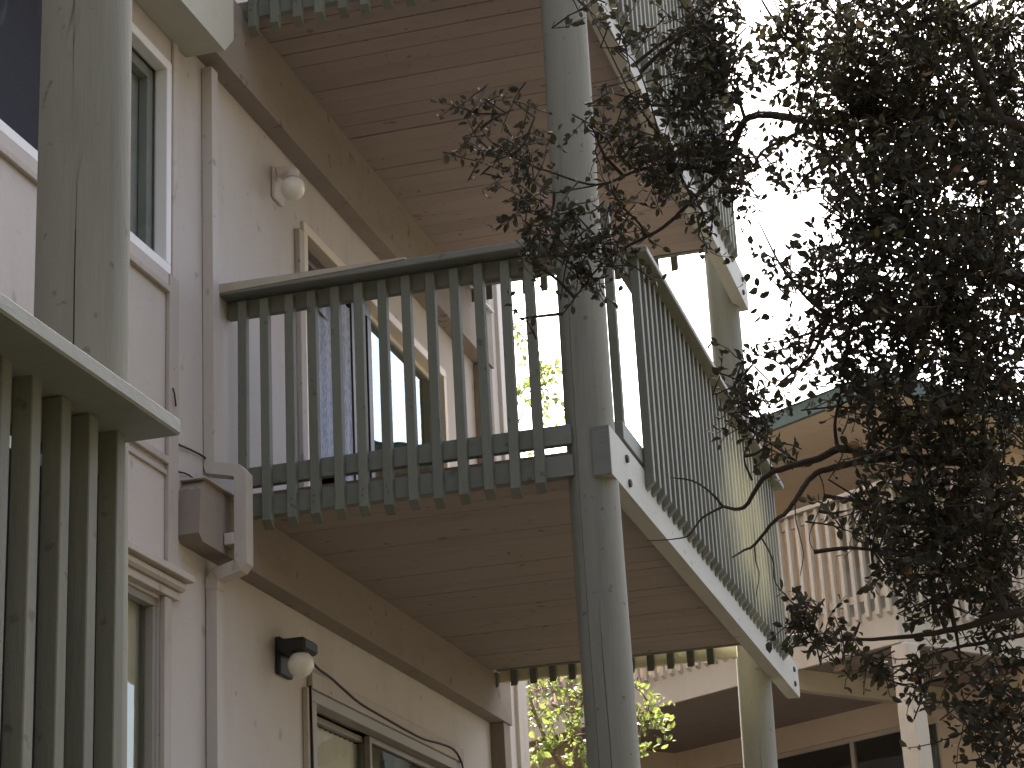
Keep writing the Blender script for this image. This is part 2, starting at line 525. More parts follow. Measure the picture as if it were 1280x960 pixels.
WIN_A = (4.6, 8.00, 3.745, 4.775)       # window beside the left pole
WIN_B = (6.2, 7.96, 0.90, 2.20)         # lower window
DOOR_M = (9.76, 12.28, 2.86, 4.68)      # middle sliding door
DOOR_L = (9.76, 12.25, 0.22, 2.10)      # lower sliding door
YE = 13.88                              # far end of the wall
ROOF_Z = 9.2
wall_with_holes(-14, YE, GZ - .2, ROOF_Z, [WIN_A, WIN_B, DOOR_M, DOOR_L], WX, 0.14).build('wall', M['stucco'], house)
w = MB()
w.quad((WX, YE, GZ - .2), (WX - 11, YE, GZ - .2), (WX - 11, YE, ROOF_Z), (WX, YE, ROOF_Z))
w.quad((WX, -14, GZ - .2), (WX, -14, ROOF_Z), (WX - 11, -14, ROOF_Z), (WX - 11, -14, GZ - .2))
w.quad((WX - 11, -14, GZ - .2), (WX - 11, -14, ROOF_Z), (WX - 11, YE, ROOF_Z), (WX - 11, YE, GZ - .2))
w.build('side_wall', M['stucco'], house)
MB().box((WX - 11, YE + .001, GZ - .2), (WX - 3.6, 21.2, 10.6), .02).build('rear_sky_block', M['stucco'], house)  # hidden mass added to hold sky light off the tan wing
MB().box((WX - 11.4, -14.4, ROOF_Z), (WX + .45, YE + .3, ROOF_Z + .25), .01).build('roof', M['roof'], house)
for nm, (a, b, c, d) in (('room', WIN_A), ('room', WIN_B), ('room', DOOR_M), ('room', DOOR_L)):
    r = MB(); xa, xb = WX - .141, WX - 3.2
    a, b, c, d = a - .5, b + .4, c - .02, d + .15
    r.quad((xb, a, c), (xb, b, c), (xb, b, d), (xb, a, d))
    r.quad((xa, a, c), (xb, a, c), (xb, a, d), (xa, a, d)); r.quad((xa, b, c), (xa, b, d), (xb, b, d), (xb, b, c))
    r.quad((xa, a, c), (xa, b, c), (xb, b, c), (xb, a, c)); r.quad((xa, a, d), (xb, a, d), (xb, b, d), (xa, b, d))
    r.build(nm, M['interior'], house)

# far end: corner board and the upright under the ledger ends
MB().box((WX - .012, YE - .22, GZ), (WX + .028, YE + .012, ROOF_Z - .02)).build('corner_board', M['pipe'], house)
for (za, zb) in ((GZ, 2.495), (2.80, 4.995), (5.45, 7.6)):
    MB().box((WX + .001, 13.02, za), (WX + .095, 13.17, zb)).build('ledger_post', M['ledger'], house)

# panel trims beside and below the left window
MB().box((WX + .001, 8.005, 2.335), (WX + .022, 8.105, 3.722)).build('trim_board', M['trim'], house)
MB().box((WX + .001, 8.055, 3.722), (WX + .014, 8.105, 5.0)).build('trim_board', M['stucco'], house)
MB().box((WX + .001, 4.0, 3.628), (WX + .024, 8.005, 3.66)).build('trim_board', M['trim'], house)
MB().box((WX + .001, 4.0, 3.66), (WX + .016, 8.005, 3.722)).build('trim_board', M['stucco'], house)
MB().box((WX + .001, 4.0, 2.815), (WX + .022, 8.005, 2.85)).build('trim_board', M['trim'], house)
MB().box((WX + .001, 4.0, 2.765), (WX + .012, 8.005, 2.79)).build('trim_board', M['trim'], house)


def frame_ring(m, a, b, c, d, x0, x1, t):
    """frame bars round a y-z rectangle; the jambs run between the rails"""
    m.box((x0, a, c), (x1, b, c + t)); m.box((x0, a, d - t), (x1, b, d))
    m.box((x0, a, c + t), (x1, a + t, d - t)); m.box((x0, b - t, c + t), (x1, b, d - t))
    return m


# left window: white vinyl frame, fixed dark pane and the narrow sash by the pole
wn_ = frame_ring(MB(), WIN_A[0] + .002, WIN_A[1] + .028, WIN_A[2] - .026, WIN_A[3] + .026, WX - .05, WX + .016, .05).build('window', M['white'], house)
MB().quad((WX - .04, WIN_A[0], WIN_A[2]), (WX - .04, WIN_A[1], WIN_A[2]), (WX - .04, WIN_A[1], WIN_A[3]), (WX - .04, WIN_A[0], WIN_A[3])).build('pane', M['glass_dim'], wn_)
s = MB()
frame_ring(s, 7.42, 7.97, WIN_A[2] + .03, WIN_A[3] - .03, WX - .10, WX - .055, .055)
s.build('sash', M['cap'], wn_)
s = MB(); s.box((WX - .118, 7.56, WIN_A[2] + .001), (WX - .104, 7.93, WIN_A[3] - .001)); s.build('curtain', M['cap'], wn_)

s = MB(); s.box((WX - .135, 4.62, WIN_A[2] + .001), (WX - .125, 7.40, WIN_A[3] - .001)); s.build('blind', M['slate'], wn_)  # slate sheet standing in for the dark reflection in this pane
# lower window: moulded head, grey frame, cream blind behind the glass
lw = frame_ring(MB(), WIN_B[0], WIN_B[1], WIN_B[2], WIN_B[3], WX - .055, WX - .01, .035).build('window', M['alu'], house)
MB().quad((WX - .045, WIN_B[0], WIN_B[2]), (WX - .045, WIN_B[1], WIN_B[2]), (WX - .045, WIN_B[1], WIN_B[3]), (WX - .045, WIN_B[0], WIN_B[3])).build('pane', M['glass2'], lw)
b = MB()
for k in range(58):
    z = 0.92 + k * .0215
    b.hexa([(WX - .085, 6.2, z), (WX - .065, 6.2, z + .004), (WX - .065, 7.68, z + .004), (WX - .085, 7.68, z),
            (WX - .088, 6.2, z + .0185), (WX - .068, 6.2, z + .0205), (WX - .068, 7.68, z + .0205), (WX - .088, 7.68, z + .0185)])
b.build('blind', M['blind'], lw)
s = MB(); s.box((WX - .10, 7.69, WIN_B[2] + .001), (WX - .085, 7.955, WIN_B[3] - .001)); s.build('liner', M['blind'], lw)
h = MB()
h.box((WX + .001, 4, 2.215), (WX + .035, 8.09, 2.252)); h.box((WX + .001, 4, 2.254), (WX + .06, 8.115, 2.298), .012)
h.box((WX + .001, 4, 2.30), (WX + .085, 8.14, 2.332)); h.build('head_moulding', M['trim'], lw)
MB().box((WX + .001, 7.963, 0.2), (WX + .026, 8.035, 2.213)).build('jamb', M['trim'], lw)


# sliding doors
def sliding_door(D, mid, kind):
    a, b, c, d = D
    fr = MB()
    frame_ring(fr, a - .03, b + .03, c - .03, d + .025, WX - .06, WX + .018, .058)
    df = fr.build('sliding_door', M['cream'] if kind == 'mid' else M['alu'], house)
    # outer leaf (right) and inner leaf
    for (y0, y1, xo) in ((mid - .02, b - .026, WX - .05), (a + .03, mid + .03, WX - .095)):
        lf = frame_ring(MB(), y0, y1, c + .03, d - .035, xo - .035, xo, .032)
        leaf = lf.build('door_leaf', M['cream'] if (kind == 'mid' and y0 > mid - .1) else M['alu'], df)
    MB().quad((WX - .067, mid, c + .05), (WX - .067, b - .05, c + .05), (WX - .067, b - .05, d - .05), (WX - .067, mid, d - .05)).build('pane', M['glass_door'] if kind == 'mid' else M['glass'], df)
    return df


dm = sliding_door(DOOR_M, 10.92, 'mid')
s = frame_ring(MB(), 10.555, 10.90, 2.92, 4.62, WX - .048, WX - .012, .07)
s.box((WX - .035, 10.57, 2.99), (WX - .028, 10.83, 4.55)); s.build('screen', M['darkframe'], dm)
s = MB(); s.box((WX - .05, 9.80, 3.62), (WX - .012, 9.825, 3.80)); s.build('door_handle', M['black'], dm)


def drape(y0, y1, z0, z1, x, amp, waves, mat_, parent, name='curtain'):
    m = MB(); n = waves * 10
    for j in range(2):
        for i in range(n + 1):
            t = i / n
            yy = y0 + (y1 - y0) * t
            m.v.append((x + amp * math.sin(t * waves * 2 * math.pi) + .3 * amp * math.sin(t * 17.3), yy, (z0, z1)[j]))
    for i in range(n):
        m.f.append([i, i + 1, n + 1 + i + 1, n + 1 + i])
    return m.build(name, mat_, parent, smooth=True)


def weave_mat():
    m = mat('blue_weave', (0.30, 0.35, 0.55), 0.9, 0.15, 3, 30, bump=0.05, rand=0)
    nt = m.node_tree; b = nt.nodes['Principled BSDF']
    tc = nt.nodes.new('ShaderNodeTexCoord'); mp = nt.nodes.new('ShaderNodeMapping'); mp.inputs['Scale'].default_value = (1, 1, .35)
    mp.inputs['Rotation'].default_value = (.25, 0, 0)
    nt.links.new(tc.outputs['Object'], mp.inputs['Vector'])
    ns = nt.nodes.new('ShaderNodeTexNoise'); ns.inputs['Scale'].default_value = 85; ns.inputs['Detail'].default_value = 3
    nt.links.new(mp.outputs[0], ns.inputs['Vector'])
    rp = nt.nodes.new('ShaderNodeValToRGB')
    rp.color_ramp.elements[0].position = .43; rp.color_ramp.elements[0].color = (.25, .28, .38, 1)
    rp.color_ramp.elements[1].position = .58; rp.color_ramp.elements[1].color = (.38, .42, .52, 1)
    nt.links.new(ns.outputs['Fac'], rp.inputs[0]); nt.links.new(rp.outputs[0], b.inputs['Base Color'])
    return m


M['weave'] = weave_mat()
drape(9.94, 10.55, 3.42, 4.50, WX - .02, .006, 4, M['weave'], dm)
drape(10.0, 10.18, 4.28, 4.47, WX - .008, .003, 1, M['darkframe'], dm, 'folded_corner')
dl = sliding_door(DOOR_L, 10.80, 'low')
MB().quad((WX - .11, 9.80, .3), (WX - .11, 10.8, .3), (WX - .11, 10.8, 2.05), (WX - .11, 9.8, 2.05)).build('pane', M['glass2'], dl)
for k in range(13):
    y = 9.84 + k * .075
    s = MB(); s.hexa([(WX - .165, y, .3), (WX - .135, y + .068, .3), (WX - .132, y + .068, .3), (WX - .162, y, .3),
                      (WX - .165, y, 2.03), (WX - .135, y + .068, 2.03), (WX - .132, y + .068, 2.03), (WX - .162, y, 2.03)])
    s.build('blind_slat', M['blind'], dl)
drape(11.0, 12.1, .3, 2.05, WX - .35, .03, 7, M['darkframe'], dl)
# head trim over the lower door and conduits beside both doors
MB().box((WX + .001, 9.70, 2.128), (WX + .03, 12.30, 2.215)).build('head_moulding', M['trim'], dl)
for (z0, z1, dr) in ((GZ, 2.12, dl), (2.84, 4.62, dm)):
    MB().box((WX + .001, 9.63, z0), (WX + .03, 9.70, z1)).build('conduit', M['trim'], dr)

# ------------------------------------------------------------------ boxed beam above the left window
bb = MB()
bb.poly([(WX + .001, 8.26, 5.02), (WX + .205, 8.20, 4.955), (WX + .205, 8.31, 5.06), (WX + .001, 8.50, 5.10)], (0, 0, .001))
bb = MB()
zt = 7.8
pr = [(2.0, 4.935), (8.22, 4.935), (8.33, 5.05), (8.33, zt), (2.0, zt)]
bb.poly([(WX + .002, y, z) for y, z in pr], (.20, 0, 0))
bx = fix_normals(bb.build('boxed_beam', M['box']))
tag(bx, 'pale green boxed beam jutting from the wall above the left window, its bottom corner worn', 'beam')


# ------------------------------------------------------------------ balconies
def slanted(m, x0, x1, y0, y1, z0, z1, cut, axis):
    """upright with its foot cut at 45 degrees; axis says which way is 'out'"""
    if axis == '+x':
        lo = [z0, z0 + cut, z0 + cut, z0]
    else:                                   # out = -y
        lo = [z0 + cut, z0 + cut, z0, z0]
    c = .0025
    p = [(x0, y0), (x1, y0), (x1, y1), (x0, y1)]
    # octagon outline for softened arrises
    out = [(x0 + c, y0), (x1 - c, y0), (x1, y0 + c), (x1, y1 - c), (x1 - c, y1), (x0 + c, y1), (x0, y1 - c), (x0, y0 + c)]
    b = len(m.v)
    for zz in (0, 1):
        for (x, y) in out:
            if zz:
                z = z1
            elif axis == '+x':
                z = z0 + cut * (x - x0) / (x1 - x0)
            else:
                z = z0 + cut * (y1 - y) / (y1 - y0)
            m.v.append((x, y, z))
    m.f.append([b + i for i in range(8)][::-1]); m.f.append([b + 8 + i for i in range(8)])
    for i in range(8):
        j = (i + 1) % 8
        m.f.append([b + i, b + j, b + 8 + j, b + 8 + i])
    return m


BAL_F = slanted(MB(), -.022, .022, -.021, .021, 0, 1.145, .04, '-y').mesh('baluster', M['sage'])
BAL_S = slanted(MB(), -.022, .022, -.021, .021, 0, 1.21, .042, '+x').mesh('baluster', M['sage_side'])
BOLT = MB().tube([(-.006, 0, 0), (.008, 0, 0), (.012, 0, 0)], [.02, .02, .012], 8).mesh('bolt', M['bolt'])
NAIL = MB().tube([(0, -.003, 0), (0, .004, 0)], .004, 6).mesh('nail', M['bolt'])
BOARD_W = .147
BOARDS = []
for kk in range(3):
    BOARDS.append(MB().box((0, -BOARD_W / 2, 0), (1.765, BOARD_W / 2 - .0005, .045), .0016).mesh('deck_board', M['soffit']))


def balcony(label, dz, y_front, y_soffit, y_beam, x_first, y_side0, y_side1, near=True):
    t = thing('wooden_balcony', label, 'balcony', (WX, y_front, 2.786 + dz), 0, 'stacked timber balconies on the apartment wing')
    zs = 2.786 + dz
    # boards
    y = y_front + .045 + BOARD_W / 2
    k = 0
    while y < y_soffit:
        gap = random.choice((.0, .0, .0004, .001, .002, .005, .007))
        o = place('deck_board', BOARDS[k % 3], t, (WX, y, zs + random.uniform(-.0018, .0018)))
        o.rotation_euler = (random.uniform(-.006, .006), random.uniform(-.0008, .0008), random.uniform(-.0008, .0008))
        y += BOARD_W + gap; k += 1
    y_far = y - BOARD_W / 2
    MB().box((WX + .002, y_front + .045, zs + .052), (-1.94, y_far, zs + .085)).build('deck_topping', M['soffit'], t)
    # rims, lower rail, caps
    MB().box((WX + .06, y_front, zs - .045), (-2.028, y_front + .042, zs + .055)).build('rim_joist', M['sage_h'], t)
    MB().box((WX + .06, y_front, zs + .106), (-2.028, y_front + .04, zs + .20)).build('lower_rail', M['sage_h'], t)
    MB().box((WX + .004, y_front, zs + .965), (-2.028, y_front + .038, zs + 1.052)).build('upper_rail', M['sage_h'], t)
    MB().box((WX + .004, y_front - .10, zs + 1.053), (-2.03, y_front + .045, zs + 1.09), .005).build('rail_cap', M['sage_h'], t)
    if dz < 1:
        cs = MB(); cs.poly([(WX + .005, y_front - .103, zs + 1.066), (-2.75, y_front - .103, zs + 1.088), (-2.75, y_front - .103, zs + 1.098), (WX + .005, y_front - .103, zs + 1.112)], (0, .146, 0))
        fix_normals(cs.build('bare_strip', M['wingtrim'], t))
        MB().box((WX + .08, y_far + .125, zs - .058), (-2.02, y_far + .16, zs + .10)).build('skirt_board', M['skirt'], t)
    # wall ledger with a raking cut at the near end
    L0 = zs - (.29 if dz < 1 else .42)
    lg = MB(); ya, yb = y_front - .565, 12.97 + .22
    pr = [(ya + .02, zs - .05), (ya - .0, L0 + .03), (ya + .04, L0), (yb, L0), (yb, zs - .003), (ya + .06, zs - .003)]
    lg.poly([(WX + .001, y_, z_) for y_, z_ in pr], (.105, 0, 0))
    fix_normals(lg.build('ledger', M['ledger'], t))
    if dz < 1:
        MB().box((WX + .003, ya + .03, zs - .0015), (WX + .125, y_front - .01, zs + .006), .001).build('flashing', M['trim'], t)
    MB().box((WX + .003, y_far + .02, zs - .0015), (WX + .125, yb + .01, zs + .006), .001).build('flashing', M['white'], t)
    # outer beam let into the poles
    bz0, bz1 = zs - .061, zs + .17
    bm_ = MB()
    pr = [(y_front, bz0), (y_beam - .03, bz0), (y_beam, bz0 + .035), (y_beam, bz1), (y_front, bz1)]
    bm_.poly([(-1.935, y_, z_) for y_, z_ in pr], (.085, 0, 0))
    fix_normals(bm_.build('outer_beam', M['beam'], t))
    MB().box((-1.934, y_front - .005, bz0 + .001), (-1.851, y_front - .0005, bz1 - .001), .001).build('end_shade_plate', M['sage_h'], t)  # thin dark plate that paints shade on the beam's near end
    for (yy, zz) in ((y_front + .33, bz0 + .165), (y_front + .36, bz0 + .055), (y_beam - .22, bz0 + .165), (y_beam - .24, bz0 + .06)):
        place('bolt', BOLT, t, (-1.848, yy, zz))
    # front balusters
    n = int(round((-2.18 - x_first) / .1195)) + 1
    for i in range(n):
        x = x_first + i * .1195 + random.uniform(-.004, .004)
        o = place('baluster', BAL_F, t, (x, y_front - .0215, zs - (.118 if dz < 1 else .155) + random.uniform(-.004, .006)))
        o.rotation_euler = (0, random.uniform(-.004, .004), random.uniform(-.03, .03))
        if i < 8 and i % 3 != 1:
            for dzn in (.075, .105):
                place('nail', NAIL, t, (x + random.uniform(-.006, .006), y_front - .0425, zs - .118 + dzn + .02))
    # side screen
    ns = int((y_side1 - y_side0) / .130) + 1
    for i in range(ns):
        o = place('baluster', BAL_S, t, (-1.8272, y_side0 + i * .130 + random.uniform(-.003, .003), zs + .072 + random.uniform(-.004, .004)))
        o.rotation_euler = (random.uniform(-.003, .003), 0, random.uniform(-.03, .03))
    MB().box((-1.905, y_side0 - .45, zs + .20), (-1.852, y_side1, zs + .29)).build('lower_rail', M['sage_h'], t)
    MB().box((-1.895, y_side0 - .1, zs + 1.18), (-1.852, y_side1, zs + 1.275)).build('upper_rail', M['sage_h'], t)
    MB().box((-1.90, y_side0 - .07, zs + 1.283), (-1.745, y_side1 + .08, zs + 1.32), .005).build('rail_cap', M['sage_h'], t)
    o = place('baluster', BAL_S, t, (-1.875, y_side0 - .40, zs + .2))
    # far rail
    MB().box((WX + .06, y_far + .03, zs - .0), (-1.94, y_far + .07, zs + .12)).build('rim_joist', M['sage_h'], t)
    if dz < 1:
        MB().box((-1.849, y_side1 + .10, zs + .19), (-1.70, y_side1 + .15, zs + .27)).build('rim_block', M['sage_h'], t)
    nf = int((WX * -1 - 2.1) / .129)
    for i in range(nf):
        o = place('baluster', BAL_F, t, (WX + .10 + i * .129, y_far + .092, zs - .10))
        o.rotation_euler = (0, 0, math.pi)
    MB().box((WX + .06, y_far + .05, zs + 1.02), (-1.95, y_far + .15, zs + 1.058)).build('rail_cap', M['sage_h'], t)
    return t


balcony('middle balcony at the picture centre, sage green balusters over a brown plank soffit', 0.0, 8.70, 12.80, 14.48, -3.606, 9.47, 13.80)
balcony('topmost balcony, cut by the upper picture edge above the white wall lamp', 2.64, 8.70, 12.62, 13.75, -3.534, 9.47, 13.20)

# near balcony one storey lower: only its side screen and cap reach into the picture
nb = thing('wooden_balcony', 'nearest balcony rail at lower left, wide pale cap over thick grey-green balusters', 'balcony', (WX, 4.0, 0.146), 0, 'stacked timber balconies on the apartment wing')
BAL_N = slanted(MB(), -.023, .023, -.021, .021, 0, 1.28, .042, '+x').mesh('baluster', M['sage'])
for i in range(16):
    o = place('baluster', BAL_N, nb, (-1.984, 4.014 - i * .128 + random.uniform(-.003, .003), .22 + random.uniform(-.004, .004)))
    o.rotation_euler = (0, 0, random.uniform(-.03, .03))
MB().box((-2.05, 1.2, 1.501), (-1.85, 4.09, 1.54), .005).build('rail_cap', M['cap'], nb)
MB().box((-2.046, 1.2, 1.40), (-2.006, 4.03, 1.50)).build('upper_rail', M['sage'], nb)
MB().box((-2.046, 1.2, .40), (-2.006, 4.03, .49)).build('lower_rail', M['sage'], nb)
MB().box((-2.09, 1.2, .08), (-2.006, 4.5, .316)).build('outer_beam', M['beam'], nb)
MB().box((WX + .002, 1.2, .146), (-2.03, 4.0, .20)).build('deck', M['soffit'], nb)
MB().box((-2.075, 1.2, .32), (-2.05, 3.99, 1.38)).build('gap_shade_board', M['darkframe'], nb)  # dark sheet painting the shade between the near balusters

# ------------------------------------------------------------------ poles
def pole(label, x, y, z0, z1, r0, r1, crack, seed, lean=0.0):
    rnd = random.Random(seed)
    t = MB(); n = 48; nz = 70
    ph = [rnd.uniform(0, 6.28) for _ in range(6)]
    for j in range(nz + 1):
        f = j / nz; z = z0 + (z1 - z0) * f
        r = r0 + (r1 - r0) * f
        cx = lean * (z - 3) + .006 * math.sin(z * 1.1 + ph[0]); cy = .006 * math.sin(z * .9 + ph[1])
        angs = []
        for k in range(n):
            a = 2 * math.pi * k / n
            rr_ = r * (1 + .012 * math.sin(2 * a + ph[2] + z * .3) + .008 * math.sin(5 * a + ph[3] + z * .7))
            angs.append([a, rr_])
        for (ca, za, zb, dep) in crack:
            if za < z < zb:
                e = min(1, (z - za) / .25, (zb - z) / .25)
                ac = ca + .035 * math.sin(z * 1.7 + ph[4]) + .012 * math.sin(z * 9)
                k0 = int(round(ac / (2 * math.pi) * n)) % n
                km, kp = (k0 - 1) % n, (k0 + 1) % n
                wd = .0018 / r * max(.35, e)
                angs[km] = [ac - wd, angs[km][1]]; angs[kp] = [ac + wd, angs[kp][1]]
                angs[k0] = [ac, angs[k0][1] - dep * e]
        for a, rr_ in angs:
            t.v.append((x + cx + rr_ * math.cos(a), y + cy + rr_ * math.sin(a), z))
    for j in range(nz):
        for k in range(n):
            k2 = (k + 1) % n
            t.f.append([j * n + k, j * n + k2, (j + 1) * n + k2, (j + 1) * n + k])
    t.f.append([k for k in range(n)][::-1]); t.f.append([nz * n + k for k in range(n)])
    o = t.build('timber_pole', M['pole'], smooth=True)
    me = o.data
    try:
        me.set_sharp_from_angle(angle=R_(40))
    except Exception:
        pass
    return tag(o, label, 'pole', 'round poles carrying the balconies')


# view directions to each pole decide nothing; cracks face roughly the garden side
pole('nearest and thickest-looking round pole, left of picture behind the lower rail cap', -2.098, 4.09, GZ, 6.8, .112, .107,
     [(-1.27, -1, 2.2, .012), (-1.40, 2.35, 3.3, .010), (-0.95, 1.2, 1.6, .006)], 3)
pole('tall round pole at the front corner of the middle balcony, in the picture centre', -1.958, 8.81, GZ, 9.0, .116, .106,
     [(-1.95, 1.2, 4.4, .016), (-1.45, .6, 2.2, .008)], 8)
pole('farther round pole under the far end of the balcony beams, sunlit along its left edge', -2.035, 13.62, GZ, 9.0, .118, .102,
     [(-1.4, .5, 2.4, .01)], 5, .012)

# ------------------------------------------------------------------ lamps
def lamp(label, zc, kind):
    t = thing('globe_wall_lamp', label, 'lamp', (WX, 9.37, zc), 0, 'globe lamps on the balcony wall')
    gx, gy = WX + .135, 9.27
    mm = M['whitebr'] if kind == 'white' else M['black']
    if kind == 'white':
        MB().box((WX + .001, 9.30, zc - .03), (WX + .022, 9.44, zc + .155), .008).build('back_plate', mm, t)
        s = MB(); s.box((WX + .022, 9.31, zc + .115), (WX + .075, 9.40, zc + .15), .006); s.build('arm', mm, t)
        s = MB(); s.tube([(gx, gy, zc + .045), (gx, gy, zc + .085), (gx, gy, zc + .094)], [.036, .036, .03], 24); s.build('lamp_cap', mm, t)
        s = MB(); s.box((WX + .05, gy - .012, zc + .072), (gx - .02, 9.36, zc + .114), .004); s.build('elbow', mm, t)
    else:
        MB().box((WX + .001, 9.27, zc - .045), (WX + .03, 9.44, zc + .14), .006).build('back_plate', mm, t)
        s = MB(); s.box((WX + .03, 9.22, zc + .05), (gx + .04, 9.41, zc + .115), .014); s.build('hood', mm, t)
        s = MB(); s.tube([(gx, gy, zc + .03), (gx, gy, zc + .048)], [.04, .04], 20); s.build('lamp_cap', mm, t)
    s = MB(); s.sphere((gx, gy, zc - .012), .064, 32, 18); s.build('globe', M['globe'], t, smooth=True)
    return t


lamp('grimy globe wall lamp on a white bracket, above the middle balcony rail', 4.69, 'white')
lamp('globe wall lamp hung under a black hood, beside the lower sliding door', 2.165, 'black')

# cable looping from the lower lamp over the door
pts = [on_x(px, py, WX + .035) for px, py in ((388, 824), (398, 836), (412, 846), (430, 862), (450, 879), (480, 897), (510, 914), (530, 924), (552, 930), (566, 936), (574, 946), (579, 962), (581, 990))]
c = MB()
sm = []
for i in range(len(pts) - 1):
    p0, p1, p2, p3 = pts[max(i - 1, 0)], pts[i], pts[i + 1], pts[min(i + 2, len(pts) - 1)]
    for k in range(6):
        u = k / 6
        sm.append(.5 * ((2 * p1) + (p2 - p0) * u + (2 * p0 - 5 * p1 + 4 * p2 - p3) * u * u + (3 * p1 - p0 - 3 * p2 + p3) * u ** 3))
c.tube(sm, .0065, 6)
tag(c.build('cable', M['cable'], smooth=True), 'black cable sagging from the hooded lamp across the top of the lower door', 'cable')
c = MB(); c.tube([(WX + .035, 9.655, 2.13), (WX + .038, 9.66, 1.7), (WX + .036, 9.655, 1.0), (WX + .036, 9.655, GZ)], .007, 6)
tag(c.build('cable', M['cable'], smooth=True), 'black cable running straight down the wall below the hooded lamp', 'cable')


def wire(pix, x, r):
    w_ = MB(); w_.tube([on_x(a, b_, x) for a, b_ in pix], r, 5)
    return w_.build('wire', M['cable'], smooth=True)


tag(wire(((218, 553), (226, 557), (238, 562), (250, 568), (264, 578)), WX + .012, .005), 'thin dark wire stretched from the trim board towards the downpipe', 'wire')
tag(wire(((219, 587), (224, 590), (230, 591), (236, 594), (243, 599)), WX + .012, .004), 'short frayed wire end sticking out just above the ledger end', 'wire')
tag(wire(((216, 485), (218, 492), (220, 508)), WX + .03, .004), 'tiny upright wire end beside the tip of the near rail cap', 'wire')

# ------------------------------------------------------------------ downpipe
dp = thing('downpipe', 'square beige downpipe on the wall, elbowed outwards round the ledger end of the middle balcony', 'downpipe', (WX + .04, 8.47, GZ))
W_, D_ = .075, .052
up_ = MB(); up_.rect_sweep([(WX + .03, 8.435, 4.968), (WX + .03, 8.455, 2.925)], W_, D_); fix_normals(up_.build('upper_pipe', M['pipe'], dp))
el = MB(); el.rect_sweep([(WX + .03, 8.455, 2.94), (WX + .038, 8.455, 2.915), (WX + .165, 8.45, 2.885), (WX + .185, 8.45, 2.862), (WX + .185, 8.45, 2.455), (WX + .170, 8.452, 2.438), (WX + .052, 8.468, 2.412), (WX + .034, 8.475, 2.392), (WX + .032, 8.475, 2.35)], W_ + .006, D_ + .006)
fix_normals(el.build('elbow', M['pipe'], dp))
MB().box((WX + .11, 8.40, 2.535), (WX + .155, 8.50, 2.59)).build('strap', M['pipe'], dp)
lo = MB(); lo.rect_sweep([(WX + .032, 8.475, 2.36), (WX + .032, 8.50, GZ)], W_, D_); fix_normals(lo.build('lower_pipe', M['pipe'], dp))

# ------------------------------------------------------------------ the other wing
WA = R_(-35.724)
WC = Vector((-1.424, 18.372, 3.863))
wing = thing('apartment_building', 'tan apartment wing with green-edged roof at right, half hidden by the oak', 'building', (WC.x, WC.y, GZ), WA)
ZB = WC.z - GZ                       # height of the fascia's lower edge in the wing's own axes


def wl(p):
    return p[0], p[1], p[2] + ZB


def wbox(a, b, name, m, ch=.004, parent=None):
    return MB().box(wl(a), wl(b), ch).build(name, m, parent or wing)


SB = 2.3                             # depth of the recess
H0 = -ZB
LX = -9.0
# upper storey wall, lower storey wall (with window hole), ends
m = MB()
def wall_y(m, y, x0, x1, z0, z1, holes):
    xs = sorted({x0, x1, *[h[0] for h in holes], *[h[1] for h in holes]}); zs = sorted({z0, z1, *[h[2] for h in holes], *[h[3] for h in holes]})
    for i in range(len(xs) - 1):
        for j in range(len(zs) - 1):
            cx, cz = (xs[i] + xs[i + 1]) / 2, (zs[j] + zs[j + 1]) / 2
            if any(h[0] < cx < h[1] and h[2] < cz < h[3] for h in holes):
                continue
            m.quad(wl((xs[i], y, zs[j])), wl((xs[i + 1], y, zs[j])), wl((xs[i + 1], y, zs[j + 1])), wl((xs[i], y, zs[j + 1])))
    for (a, b, c_, d) in holes:
        for q in (((a, c_), (b, c_)), ((b, c_), (b, d)), ((b, d), (a, d)), ((a, d), (a, c_))):
            (p0, q0), (p1, q1) = q
            m.quad(wl((p0, y, q0)), wl((p1, y, q1)), wl((p1, y + .12, q1)), wl((p0, y + .12, q0)))
HW = (-5.3, -1.58, -2.35, -.205)
HU = (-1.15, .3, .35, 1.9)
wall_y(m, SB, LX, -.5, H0, 2.62, [HW])
m.quad(wl((-.5, SB, H0)), wl((-.5, 12, H0)), wl((-.5, 12, 2.62)), wl((-.5, SB, 2.62)))
m.quad(wl((LX, SB, H0)), wl((LX, SB, 2.62)), wl((LX, 12, 2.62)), wl((LX, 12, H0)))
m.quad(wl((-5.4, .02, H0)), wl((-5.4, SB, H0)), wl((-5.4, SB, .058)), wl((-5.4, .02, .058)))
m.quad(wl((LX, .02, H0)), wl((-5.4, .02, H0)), wl((-5.4, .02, -.002)), wl((LX, .02, -.002)))
m.build('wall', M['wingwall'], wing)
rm = MB(); a, b, c_, d = -5.8, -.6, -2.5, -.1
rm.quad(wl((a, SB + 3, c_)), wl((b, SB + 3, c_)), wl((b, SB + 3, d)), wl((a, SB + 3, d)))
rm.quad(wl((a, SB + .13, c_)), wl((a, SB + 3, c_)), wl((a, SB + 3, d)), wl((a, SB + .13, d)))
rm.quad(wl((b, SB + .13, c_)), wl((b, SB + .13, d)), wl((b, SB + 3, d)), wl((b, SB + 3, c_)))
rm.quad(wl((a, SB + .13, d)), wl((a, SB + 3, d)), wl((b, SB + 3, d)), wl((b, SB + .13, d)))
rm.build('room', M['interior'], wing)
